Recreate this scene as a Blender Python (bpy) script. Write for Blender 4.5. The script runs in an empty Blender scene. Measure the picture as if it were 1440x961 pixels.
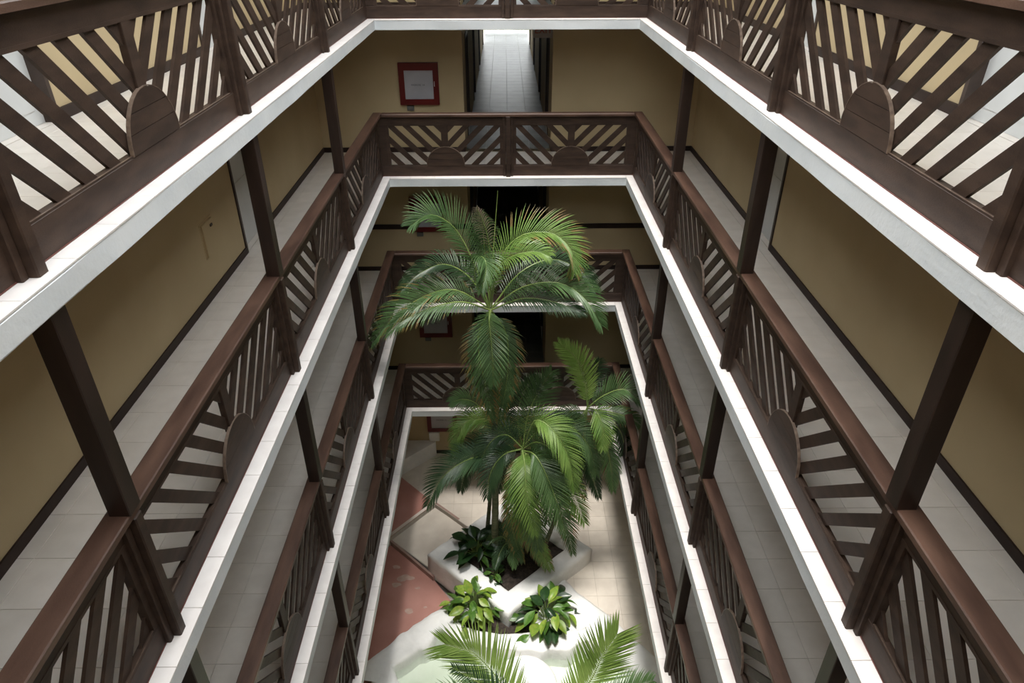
import bpy, math, random
from mathutils import Vector, Matrix, noise

random.seed(7)
SC = bpy.context.scene
COL = SC.collection

# ------------------------------------------------------------------ camera
F_PX, PITCH, YAW, ROLL = 979.05, 0.5495, 0.0081, -0.0024
CAM = Vector((-0.0375, 0.0, 12.4984))
cam_d = bpy.data.cameras.new('camera')
cam_d.sensor_fit = 'HORIZONTAL'
cam_d.sensor_width = 36.0
cam_d.lens = F_PX / 1440 * 36.0
cam_d.clip_start = 0.05
cam_d.clip_end = 300
cam = bpy.data.objects.new('camera', cam_d)
COL.objects.link(cam)
cam.matrix_world = (Matrix.Translation(CAM) @ Matrix.Rotation(-YAW, 4, 'Z')
                    @ Matrix.Rotation(math.pi / 2 - PITCH, 4, 'X') @ Matrix.Rotation(ROLL, 4, 'Z'))
SC.camera = cam

# ------------------------------------------------------------------ light
world = bpy.data.worlds.new('world')
SC.world = world
world.use_nodes = True
bg = world.node_tree.nodes['Background']
bg.inputs[0].default_value = (0.93, 0.97, 1.0, 1)
bg.inputs[1].default_value = 4.2
sun_d = bpy.data.lights.new('sun', 'SUN')
sun_d.energy = 4.2
sun_d.angle = math.radians(13)
sun_d.color = (1.0, 0.95, 0.88)
sun = bpy.data.objects.new('sun', sun_d)
COL.objects.link(sun)
sun.rotation_euler = (math.radians(4.0), math.radians(-2.5), 0)
SC.view_settings.view_transform = 'Standard'
SC.view_settings.look = 'None'
SC.view_settings.gamma = 1.0
SC.view_settings.use_curve_mapping = False
SC.view_settings.exposure = 0.05
SC.cycles.use_denoising = True
SC.cycles.max_bounces = 10
SC.cycles.diffuse_bounces = 6
SC.cycles.transparent_max_bounces = 16
SC.cycles.sample_clamp_indirect = 8.0


def _ray(px, py):
    x = (px - 720) / F_PX
    y = (py - 480.5) / F_PX
    c, s = math.cos(-ROLL), math.sin(-ROLL)
    x, y = x * c - y * s, x * s + y * c
    d = (x, math.cos(PITCH) - y * math.sin(PITCH), -math.sin(PITCH) - y * math.cos(PITCH))
    c, s = math.cos(-YAW), math.sin(-YAW)
    return Vector((d[0] * c - d[1] * s, d[0] * s + d[1] * c, d[2]))


def on_z(px, py, z):
    """point of the level plane z seen at a place of the photograph"""
    r = _ray(px, py)
    return CAM + r * ((z - CAM.z) / r.z)


def at_y(px, py, y):
    """point at depth y seen at a place of the photograph"""
    r = _ray(px, py)
    return CAM + r * (y / r.y)


# ------------------------------------------------------------------ helpers
class MB:
    def __init__(self):
        self.v = []
        self.f = []
        self.m = []

    def quad(self, *p, mi=0):
        n = len(self.v)
        self.v += [tuple(q) for q in p]
        self.f.append(tuple(range(n, n + len(p))))
        self.m.append(mi)

    def box(self, x0, x1, y0, y1, z0, z1, mi=0):
        n = len(self.v)
        self.v += [(x0, y0, z0), (x1, y0, z0), (x1, y1, z0), (x0, y1, z0),
                   (x0, y0, z1), (x1, y0, z1), (x1, y1, z1), (x0, y1, z1)]
        for q in ((0, 3, 2, 1), (4, 5, 6, 7), (0, 1, 5, 4), (1, 2, 6, 5), (2, 3, 7, 6), (3, 0, 4, 7)):
            self.f.append(tuple(n + i for i in q))
            self.m.append(mi)
        return self

    def bbox(self, x0, x1, y0, y1, z0, z1, b=0.006):
        """box with its vertical and top edges chamfered"""
        n = len(self.v)
        ring = lambda x0, x1, y0, y1, z: [(x0 + b, y0, z), (x1 - b, y0, z), (x1, y0 + b, z), (x1, y1 - b, z),
                                          (x1 - b, y1, z), (x0 + b, y1, z), (x0, y1 - b, z), (x0, y0 + b, z)]
        self.v += ring(x0, x1, y0, y1, z0) + ring(x0, x1, y0, y1, z1 - b)
        self.v += ring(x0 + b, x1 - b, y0 + b, y1 - b, z1)
        for r in (0, 8):
            for i in range(8):
                j = (i + 1) % 8
                self.f.append((n + r + i, n + r + j, n + r + 8 + j, n + r + 8 + i))
                self.m.append(0)
        self.f.append(tuple(n + 16 + i for i in range(8)))
        self.f.append(tuple(n + 7 - i for i in range(8)))
        self.m += [0, 0]
        return self

    def prism(self, poly, a0, a1, axis='y'):
        """poly in (x,z) extruded along y, or in (x,y) extruded along z; poly counter-clockwise"""
        n = len(self.v)
        k = len(poly)
        for a in (a0, a1):
            for p in poly:
                self.v.append((p[0], a, p[1]) if axis == 'y' else (p[0], p[1], a))
        lo = tuple(range(n, n + k))
        hi = tuple(range(n + k, n + 2 * k))
        if axis == 'y':
            self.f += [lo, hi[::-1]]
            self.f += [(n + i, n + k + i, n + k + (i + 1) % k, n + (i + 1) % k) for i in range(k)]
        else:
            self.f += [lo[::-1], hi]
            self.f += [(n + i, n + (i + 1) % k, n + k + (i + 1) % k, n + k + i) for i in range(k)]
        self.m += [0] * (k + 2)
        return self

    def tube(self, pts, radii, seg=8):
        n = len(self.v)
        for i, p in enumerate(pts):
            p = Vector(p)
            a = Vector(pts[max(i - 1, 0)])
            b = Vector(pts[min(i + 1, len(pts) - 1)])
            t = (b - a).normalized()
            u = t.cross(Vector((0.3, 1, 0.1))).normalized()
            w = t.cross(u)
            for k in range(seg):
                an = 2 * math.pi * k / seg
                self.v.append(tuple(p + (u * math.cos(an) + w * math.sin(an)) * radii[i]))
        for i in range(len(pts) - 1):
            for k in range(seg):
                j = (k + 1) % seg
                self.f.append((n + i * seg + k, n + i * seg + j, n + (i + 1) * seg + j, n + (i + 1) * seg + k))
                self.m.append(0)
        self.f.append(tuple(n + k for k in range(seg))[::-1])
        self.f.append(tuple(n + (len(pts) - 1) * seg + k for k in range(seg)))
        self.m += [0, 0]
        return self

    def mesh(self, name, *mats):
        me = bpy.data.meshes.new(name)
        me.from_pydata(self.v, [], self.f)
        for m in mats:
            me.materials.append(m)
        if len(mats) > 1:
            me.polygons.foreach_set('material_index', self.m)
        me.update()
        return me

    def build(self, name, mat, parent=None, smooth=False, loc=None):
        me = self.mesh(name, *(mat if isinstance(mat, (list, tuple)) else [mat]))
        if smooth:
            me.polygons.foreach_set('use_smooth', [True] * len(me.polygons))
        return link(name, me, parent, loc)


def link(name, data, parent=None, loc=None, rz=0):
    o = bpy.data.objects.new(name, data)
    COL.objects.link(o)
    if parent:
        o.parent = parent
    if loc is not None:
        o.location = loc
    if rz:
        o.rotation_euler = (0, 0, rz)
    return o


def tag(o, label, cat, group=None, kind=None):
    o['label'] = label
    o['category'] = cat
    if group:
        o['group'] = group
    if kind:
        o['kind'] = kind
    return o


def structure(o, label=None):
    o['kind'] = 'structure'
    if label:
        o['label'] = label
    return o


def copy_tree(o, parent=None):
    c = o.copy()
    COL.objects.link(c)
    c.parent = parent
    for ch in CH.get(o.name, []):
        d = ch.copy()
        COL.objects.link(d)
        d.parent = c
    return c


CH = {}

# ------------------------------------------------------------------ materials


def mat(name, c1, c2=None, rough=0.6, scale=4.0, stretch=(1, 1, 1), bump=0.0, bscale=40.0, detail=6,
        spec=0.5, lo=0.35, hi=0.65, trans=0.0, rand=0.0, world=False):
    m = bpy.data.materials.new(name)
    m.use_nodes = True
    nt = m.node_tree
    N, L = nt.nodes, nt.links
    b = N['Principled BSDF']
    b.inputs['Roughness'].default_value = rough
    b.inputs['Specular IOR Level'].default_value = spec
    tc = N.new('ShaderNodeTexCoord')
    mp = N.new('ShaderNodeMapping')
    mp.inputs['Scale'].default_value = stretch
    if world:
        ge = N.new('ShaderNodeNewGeometry')
        L.new(ge.outputs['Position'], mp.inputs['Vector'])
    else:
        L.new(tc.outputs['Object'], mp.inputs['Vector'])
    no = N.new('ShaderNodeTexNoise')
    no.inputs['Scale'].default_value = scale
    no.inputs['Detail'].default_value = detail
    L.new(mp.outputs[0], no.inputs['Vector'])
    cr = N.new('ShaderNodeValToRGB')
    cr.color_ramp.elements[0].position = lo
    cr.color_ramp.elements[1].position = hi
    cr.color_ramp.elements[0].color = (*c1, 1)
    cr.color_ramp.elements[1].color = (*(c2 or c1), 1)
    L.new(no.outputs['Fac'], cr.inputs['Fac'])
    out = cr.outputs['Color']
    if rand:
        oi = N.new('ShaderNodeObjectInfo')
        mr = N.new('ShaderNodeMapRange')
        mr.inputs['To Min'].default_value = 1 - rand
        mr.inputs['To Max'].default_value = 1 + rand
        L.new(oi.outputs['Random'], mr.inputs['Value'])
        hs = N.new('ShaderNodeHueSaturation')
        L.new(mr.outputs[0], hs.inputs['Value'])
        L.new(out, hs.inputs['Color'])
        out = hs.outputs['Color']
    L.new(out, b.inputs['Base Color'])
    if bump:
        n2 = N.new('ShaderNodeTexNoise')
        n2.inputs['Scale'].default_value = bscale
        n2.inputs['Detail'].default_value = 5
        L.new(mp.outputs[0], n2.inputs['Vector'])
        bp = N.new('ShaderNodeBump')
        bp.inputs['Strength'].default_value = bump
        bp.inputs['Distance'].default_value = 0.02
        L.new(n2.outputs['Fac'], bp.inputs['Height'])
        L.new(bp.outputs[0], b.inputs['Normal'])
    if trans:
        tr = N.new('ShaderNodeBsdfTranslucent')
        L.new(out, tr.inputs['Color'])
        mx = N.new('ShaderNodeMixShader')
        mx.inputs[0].default_value = trans
        L.new(b.outputs[0], mx.inputs[1])
        L.new(tr.outputs[0], mx.inputs[2])
        L.new(mx.outputs[0], N['Material Output'].inputs['Surface'])
    return m


M = {}
M['wall'] = mat('yellow_plaster', (0.475, 0.37, 0.215), (0.53, 0.42, 0.25), 0.75, 0.9, bump=0.08, bscale=120, world=True)
M['fascia'] = mat('white_plaster', (0.66, 0.69, 0.705), (0.75, 0.77, 0.775), 0.7, 1.7, bump=0.15, bscale=30, world=True)
M['coping'] = mat('coping_tile', (0.70, 0.655, 0.63), (0.77, 0.73, 0.70), 0.5, 6, rand=0.03, world=True)
M['tile'] = mat('gallery_tile', (0.76, 0.70, 0.63), (0.82, 0.76, 0.69), 0.42, 5, rand=0.03, world=True)
M['gtile'] = mat('court_tile', (0.60, 0.54, 0.47), (0.69, 0.63, 0.55), 0.45, 3, rand=0.035, world=True)
M['grout'] = mat('grout', (0.42, 0.38, 0.33), (0.48, 0.44, 0.39), 0.9, 9, world=True)
M['halltile'] = mat('hall_tile', (0.12, 0.125, 0.122), (0.17, 0.175, 0.17), 0.36, 3, rand=0.05, spec=0.22, world=True)
M['wood'] = mat('dark_stained_wood', (0.034, 0.020, 0.014), (0.060, 0.036, 0.025), 0.55, 3.0, (1, 4, 4), 0.12, 60, rand=0.10, world=True, spec=0.28)
M['wood_y'] = mat('dark_stained_wood_side', (0.034, 0.020, 0.014), (0.060, 0.036, 0.025), 0.55, 3.0, (4, 1, 4), 0.12, 60, rand=0.10, world=True, spec=0.28)
M['rail'] = mat('handrail_wood', (0.055, 0.027, 0.018), (0.115, 0.062, 0.042), 0.42, 1.6, (5, 1, 5), 0.15, 50, world=True)
M['rail_x'] = mat('handrail_wood_back', (0.055, 0.027, 0.018), (0.115, 0.062, 0.042), 0.42, 1.6, (1, 5, 5), 0.15, 50, world=True)
M['column'] = mat('column_wood', (0.020, 0.011, 0.008), (0.034, 0.019, 0.014), 0.4, 2.5, (5, 5, 1), 0.1, 60, rand=0.08)
M['edge'] = mat('worn_lit_edge', (0.10, 0.066, 0.048), (0.19, 0.135, 0.10), 0.45, 20)  # wear on the half-round rim; on the sill it paints a lit edge
M['redline'] = mat('red_primer_line', (0.10, 0.035, 0.028), (0.15, 0.05, 0.04), 0.6, 8)
M['base'] = mat('baseboard_tile', (0.026, 0.015, 0.012), (0.038, 0.023, 0.018), 0.5, 5, spec=0.25)
M['door'] = mat('white_door_paint', (0.60, 0.61, 0.60), (0.68, 0.69, 0.68), 0.5, 2)
M['casing'] = mat('door_casing', (0.04, 0.026, 0.02), (0.055, 0.036, 0.028), 0.45, 8)
M['darkdoor'] = mat('dark_door', (0.030, 0.020, 0.016), (0.05, 0.034, 0.026), 0.5, 6)
M['red'] = mat('red_paint', (0.10, 0.004, 0.0035), (0.13, 0.006, 0.005), 0.4, 5)
M['panel'] = mat('cabinet_panel', (0.42, 0.42, 0.46), (0.47, 0.47, 0.51), 0.35, 4)
M['ink'] = mat('grey_ink', (0.10, 0.10, 0.12), None, 0.6)
M['metal'] = mat('bright_metal', (0.7, 0.7, 0.72), None, 0.25)
M['greybox'] = mat('grey_plastic', (0.10, 0.10, 0.09), (0.13, 0.13, 0.12), 0.5)
M['sign'] = mat('sign_plate', (0.34, 0.31, 0.30), None, 0.5)
M['signred'] = mat('sign_letters', (0.30, 0.05, 0.03), None, 0.5)
M['white'] = mat('white_paint', (0.78, 0.78, 0.76), (0.84, 0.84, 0.82), 0.5, 3)
M['rough'] = mat('rough_whitewash', (0.70, 0.70, 0.69), (0.84, 0.84, 0.83), 0.8, 2.2, bump=0.5, bscale=14, world=True)
M['redfloor'] = mat('red_cement', (0.40, 0.185, 0.15), (0.50, 0.255, 0.215), 0.55, 1.1, bump=0.05, world=True)
M['stain'] = mat('cement_stain', (0.47, 0.31, 0.26), (0.54, 0.40, 0.34), 0.6, 9, world=True)
M['nosing'] = mat('step_nosing', (0.66, 0.58, 0.52), (0.74, 0.67, 0.60), 0.5, 4, world=True)
M['riser'] = mat('step_riser', (0.30, 0.19, 0.16), (0.38, 0.26, 0.22), 0.6, 4, world=True)
M['soil'] = mat('dark_soil', (0.018, 0.013, 0.010), (0.05, 0.036, 0.028), 0.95, 18, bump=0.8, bscale=30)
M['pool'] = mat('pond_floor', (0.62, 0.66, 0.58), (0.74, 0.76, 0.70), 0.7, 1.6, world=True)
M['trunk'] = mat('palm_trunk', (0.10, 0.12, 0.06), (0.20, 0.20, 0.12), 0.7, 6, (1, 1, 8), 0.4, 20)
M['shaft'] = mat('palm_crownshaft', (0.16, 0.26, 0.07), (0.28, 0.36, 0.12), 0.5, 4)
for nm, a, b_ in (('frond', (0.075, 0.145, 0.050), (0.125, 0.220, 0.080)),
                  ('frond_dark', (0.032, 0.072, 0.032), (0.060, 0.115, 0.048)),
                  ('frond_bright', (0.15, 0.27, 0.055), (0.235, 0.36, 0.09)),
                  ('frond_pale', (0.23, 0.37, 0.075), (0.34, 0.48, 0.13)),
                  ('frond_tip', (0.24, 0.22, 0.06), (0.34, 0.22, 0.09)),
                  ('frond_dry', (0.30, 0.24, 0.17), (0.42, 0.34, 0.26))):
    M[nm] = mat(nm, a, b_, 0.40, 3.5, spec=0.6, trans=0.38, rand=0.06)
M['leaf_dark'] = mat('leaf_dark', (0.012, 0.036, 0.012), (0.025, 0.062, 0.018), 0.3, 5, trans=0.15, rand=0.2)
M['leaf'] = mat('leaf_green', (0.05, 0.13, 0.022), (0.10, 0.20, 0.035), 0.35, 5, trans=0.25, rand=0.25)
M['leaf_light'] = mat('leaf_light', (0.16, 0.30, 0.035), (0.28, 0.36, 0.06), 0.4, 5, trans=0.3, rand=0.2)
M['rachis'] = mat('rachis', (0.16, 0.25, 0.06), (0.26, 0.34, 0.10), 0.45, 5)

wm = bpy.data.materials.new('pond_water')
wm.use_nodes = True
N, L = wm.node_tree.nodes, wm.node_tree.links
N.remove(N['Principled BSDF'])
fr = N.new('ShaderNodeFresnel')
fr.inputs[0].default_value = 1.33
tb = N.new('ShaderNodeBsdfTransparent')
tb.inputs[0].default_value = (0.93, 0.965, 0.93, 1)
gl = N.new('ShaderNodeBsdfGlossy')
gl.inputs['Roughness'].default_value = 0.03
nz = N.new('ShaderNodeTexNoise')
nz.inputs['Scale'].default_value = 3
bp = N.new('ShaderNodeBump')
bp.inputs['Strength'].default_value = 0.15
mx = N.new('ShaderNodeMixShader')
L.new(nz.outputs['Fac'], bp.inputs['Height'])
L.new(bp.outputs[0], gl.inputs['Normal'])
L.new(fr.outputs[0], mx.inputs[0])
L.new(tb.outputs[0], mx.inputs[1])
L.new(gl.outputs[0], mx.inputs[2])
L.new(mx.outputs[0], N['Material Output'].inputs['Surface'])
M['water'] = wm

# ------------------------------------------------------------------ dimensions (metres)
H = 2.75                      # storey
LV = [0, H, 2 * H, 3 * H, 4 * H]
ROOF = 5 * H + 1.3
FX = 2.392                    # railing face, sides
EX = 2.247                    # slab edge, sides
FY = 13.018                   # railing face, back
EY = 12.873
NY = -0.152                   # near end of the void
WX = 3.87                     # gallery side walls
WY = 14.62                    # back wall
BY = -1.75                    # wall behind the camera
TH = 0.163
POSTS_Y = [9.625, 6.366, 3.107, NY]
P = 0.465                     # tile pitch
HX0, HX1 = -0.885, 0.90       # corridor opening in the back wall
HEND = 31.7
WORDS = {1: 'lowest', 2: 'third', 3: 'second', 4: 'topmost'}
DESC = {1: 'lowest gallery', 2: 'third gallery from the top', 3: 'second gallery from the top', 4: 'topmost gallery'}

# ------------------------------------------------------------------ setting: walls


def holes_wall(name, axis, c0, c1, s0, s1, z0, z1, holes, m):
    """a wall between planes c0,c1 with rectangular holes (s0,s1,z0,z1)"""
    ss = sorted({s0, s1, *[h[0] for h in holes], *[h[1] for h in holes]})
    zs = sorted({z0, z1, *[h[2] for h in holes], *[h[3] for h in holes]})
    mb = MB()
    for i in range(len(ss) - 1):
        run = None
        for k in range(len(zs) - 1):
            cs, cz = (ss[i] + ss[i + 1]) / 2, (zs[k] + zs[k + 1]) / 2
            solid = not any(h[0] < cs < h[1] and h[2] < cz < h[3] for h in holes)
            if solid:
                run = [zs[k], zs[k + 1]] if run is None else [run[0], zs[k + 1]]
            if run and (not solid or k == len(zs) - 2):
                a = (c0, c1, ss[i], ss[i + 1]) if axis == 'x' else (ss[i], ss[i + 1], c0, c1)
                mb.box(*a, run[0], run[1])
                run = None
    return structure(mb.build(name, m))


side_doors = {n: [(2.62, 3.52), (9.47, 10.40)] for n in (1, 2, 3)}
side_doors[4] = [(4.30, 6.12), (9.47, 10.40)]
hs = [(a, b, LV[n], LV[n] + 2.1) for n in side_doors for a, b in side_doors[n]]
holes_wall('wall_left', 'x', -WX - 0.2, -WX, BY, WY + 0.2, -0.5, ROOF, hs, M['wall'])
holes_wall('wall_right', 'x', WX, WX + 0.2, BY, WY + 0.2, -0.5, ROOF, hs, M['wall'])
hb = [(HX0, HX1, LV[n], LV[n] + 2.45) for n in (1, 2, 3, 4)]
holes_wall('wall_back', 'y', WY, WY + 0.2, -WX, WX, -0.5, ROOF, hb, M['wall'])
holes_wall('wall_near', 'y', BY - 0.2, BY, -WX, WX, -0.5, ROOF, [], M['wall'])

# doors of the side walls
dn = 0
for n in (4, 3, 2, 1):
    for sgn, sd in ((-1, 'left'), (1, 'right')):
        for a, b in side_doors[n]:
            if (n == 1 and a < 4) or (n == 2 and a < 4):
                pass
            dn += 1
            z = LV[n]
            X = lambda u0, u1: (sgn * (WX + u0), sgn * (WX + u1)) if sgn > 0 else (sgn * (WX + u1), sgn * (WX + u0))
            d = MB()
            d.box(*X(0.09, 0.13), a, b, z + 0.004, z + 2.1)
            for q0, q1 in ((0.12, 0.95), (1.08, 1.98)):      # raised fields
                d.box(*X(0.082, 0.092), a + 0.14, (a + b) / 2 - 0.05 if b - a > 1.2 else b - 0.14, z + q0, z + q1)
                if b - a > 1.2:
                    d.box(*X(0.082, 0.092), (a + b) / 2 + 0.05, b - 0.14, z + q0, z + q1)
            do = structure(d.build('door_%d' % dn, M['door']), 'white painted door of the %s on the %s wall' % (DESC[n], sd))
            c = MB()
            c.box(*X(-0.022, 0.09), a - 0.005, a + 0.045, z, z + 2.1)
            c.box(*X(-0.022, 0.09), b - 0.045, b + 0.005, z, z + 2.1)
            c.box(*X(-0.022, 0.09), a, b, z + 2.06, z + 2.11)
            c.build('door_casing', M['casing'], do)
            MB().box(*X(0.0, 0.2), a, b, z - 0.02, z + 0.002).build('threshold', M['tile'], do)
            k = MB()
            for hz in (0.35, 1.75):
                k.box(*X(0.06, 0.084), a + 0.045, a + 0.075, z + hz, z + hz + 0.10)
            k.build('hinge', M['casing'], do)

# baseboards
for n in (0, 1, 2, 3, 4):
    z = LV[n]
    for sgn, sd in ((-1, 'left'), (1, 'right')):
        mb = MB()
        cuts = side_doors.get(n, [])
        y = BY
        for a, b in cuts + [(WY, WY)]:
            x0, x1 = sorted((sgn * WX, sgn * (WX - 0.02)))
            mb.box(x0, x1, y, a - (0.006 if a < WY else 0), z, z + 0.10)
            y = b + 0.006
        structure(mb.build('baseboard_%s' % sd, M['base']))
    mb = MB()
    if n:
        mb.box(-WX + 0.02, HX0, WY - 0.02, WY, z, z + 0.10)
        mb.box(HX1, WX - 0.02, WY - 0.02, WY, z, z + 0.10)
    else:
        mb.box(-WX + 0.02, WX - 0.02, WY - 0.02, WY, z, z + 0.10)
    structure(mb.build('baseboard_back', M['base']))
# dark dado rail on the back wall of the third gallery down
mb = MB()
mb.box(-WX, HX0, WY - 0.03, WY, LV[2] + 1.02, LV[2] + 1.13)
mb.box(HX1, WX, WY - 0.03, WY, LV[2] + 1.02, LV[2] + 1.13)
structure(mb.build('trim_1', M['base']), 'dark dado rail across the back wall of the third gallery')

# ------------------------------------------------------------------ setting: slabs, coping, tiles
tiles = {}


def tile_mesh(w, d, m, h=0.012):
    k = (round(w, 3), round(d, 3), m.name)
    if k not in tiles:
        mb = MB()
        g = 0.0018
        b = 0.002
        x0, x1, y0, y1 = g, w - g, g, d - g
        n = 0
        mb.v = [(x0, y0, -h), (x1, y0, -h), (x1, y1, -h), (x0, y1, -h),
                (x0, y0, -b), (x1, y0, -b), (x1, y1, -b), (x0, y1, -b),
                (x0 + b, y0 + b, 0), (x1 - b, y0 + b, 0), (x1 - b, y1 - b, 0), (x0 + b, y1 - b, 0)]
        for r in (0, 4):
            for i in range(4):
                j = (i + 1) % 4
                mb.f.append((r + i, r + j, r + 4 + j, r + 4 + i))
        mb.f.append((8, 9, 10, 11))
        tiles[k] = mb.mesh('tile', m)
    return tiles[k]


def lay(parent, x0, x1, y0, y1, z, m, xph=0.0, yph=3.295, name='tile', skip=None):
    """single tiles on the pitch grid, cut at the borders"""
    def cuts(a, b, ph):
        k = math.floor((a - ph) / P)
        out = [a]
        while True:
            k += 1
            v = ph + k * P
            if v >= b - 0.02:
                break
            if v > a + 0.02:
                out.append(v)
        return out + [b]
    cx, cy = cuts(x0, x1, xph), cuts(y0, y1, yph)
    for i in range(len(cx) - 1):
        for j in range(len(cy) - 1):
            if skip and skip(cx[i], cx[i + 1], cy[j], cy[j + 1]):
                continue
            link(name, tile_mesh(cx[i + 1] - cx[i], cy[j + 1] - cy[j], m), parent, (cx[i], cy[j], z))


def wavy_strip(name, pts, m, z0, z1, inw, amp=0.004):
    """white slab edge band: follows pts (plan), height z0..z1, thickness inw, slightly uneven arris"""
    mb = MB()
    for (ax, ay), (bx, by), (nx, ny) in pts:
        L_ = math.hypot(bx - ax, by - ay)
        k = max(2, int(L_ / 0.18))
        rows = []
        for i in range(k + 1):
            t = i / k
            x, y = ax + (bx - ax) * t, ay + (by - ay) * t
            d = amp * noise.noise(Vector((x * 1.3, y * 1.3, z0 * 3))) * 1.6
            e = amp * noise.noise(Vector((x * 2.1 + 9, y * 2.1, z0 * 3))) * 1.6
            rows.append([(x + nx * inw, y + ny * inw, z1), (x + nx * (0.008 + d), y + ny * (0.008 + d), z1),
                         (x - nx * d, y - ny * d, z1 - 0.008 + e * .4), (x - nx * e, y - ny * e, z0 + 0.006 + d),
                         (x + nx * 0.008, y + ny * 0.008, z0 + e * .5), (x + nx * inw, y + ny * inw, z0)])
        n = len(mb.v)
        for r in rows:
            mb.v += r
        for i in range(k):
            for j in range(6):
                a = n + i * 6 + j
                b = n + i * 6 + (j + 1) % 6
                mb.f.append((a, b, b + 6, a + 6))
                mb.m.append(0)
        for r0 in (n, n + 6 * k):
            mb.f.append(tuple(r0 + j for j in range(6)))
            mb.m.append(0)
    return mb.build(name, m, smooth=False)


first_y = {1: 4.9, 2: 3.2, 3: 1.9, 4: 2.4}
tn = 1
for n in (1, 2, 3, 4):
    z = LV[n]
    # structural slabs: left, right, back and near pieces
    for sgn, sd in ((-1, 'left'), (1, 'right')):
        x0, x1 = sorted((sgn * (FX + 0.02), sgn * WX))
        fl = structure(MB().box(x0, x1, BY, WY, z - TH + 0.002, z - 0.007).build('floor', M['grout']),
                       'tiled walkway floor on the %s side of the %s' % (sd, DESC[n]))
        lay(fl, x0, x1, first_y[n], WY, z, M['tile'])
    fl = structure(MB().box(-FX - 0.02, FX + 0.02, FY + 0.02, WY, z - TH + 0.002, z - 0.007).build('floor', M['grout']),
                   'tiled walkway floor at the back of the %s' % DESC[n])
    lay(fl, -FX - 0.02, FX + 0.02, FY + 0.02, WY, z, M['tile'])
    structure(MB().box(-FX - 0.02, FX + 0.02, BY, NY - 0.05, z - TH, z).build('floor', M['tile']))
    # white edge band with its coping tiles
    tn += 1
    tr = structure(wavy_strip('trim_%d' % tn,
                              [((-EX, NY), (-EX, EY + 0.14), (-1, 0)), ((EX, NY), (EX, EY + 0.14), (1, 0)),
                               ((-EX, EY), (EX, EY), (0, 1)), ((-EX - .15, NY), (EX + .15, NY), (0, -1))],
                              M['fascia'], z - TH, z - 0.012, 0.165),
                   'white plastered slab edge around the void at the %s' % DESC[n])
    lay(tr, -FX - 0.02, -EX + 0.004, first_y[n], FY + 0.02, z, M['coping'], name='coping_tile', xph=50)
    lay(tr, EX - 0.004, FX + 0.02, first_y[n], FY + 0.02, z, M['coping'], name='coping_tile', xph=50)
    lay(tr, -EX + 0.004, EX - 0.004, EY - 0.004, FY + 0.02, z, M['coping'], name='coping_tile', yph=50, xph=0)

# unseen roof ring, added and raised to shape gallery light, open above the void
mb = MB()
mb.box(-WX, -EX, BY, WY, ROOF, ROOF + 0.16)
mb.box(EX, WX, BY, WY, ROOF, ROOF + 0.16)
mb.box(-EX, EX, EY, WY, ROOF, ROOF + 0.16)
mb.box(-EX, EX, BY, NY, ROOF, ROOF + 0.16)
structure(mb.build('ceiling', M['white']))

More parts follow.
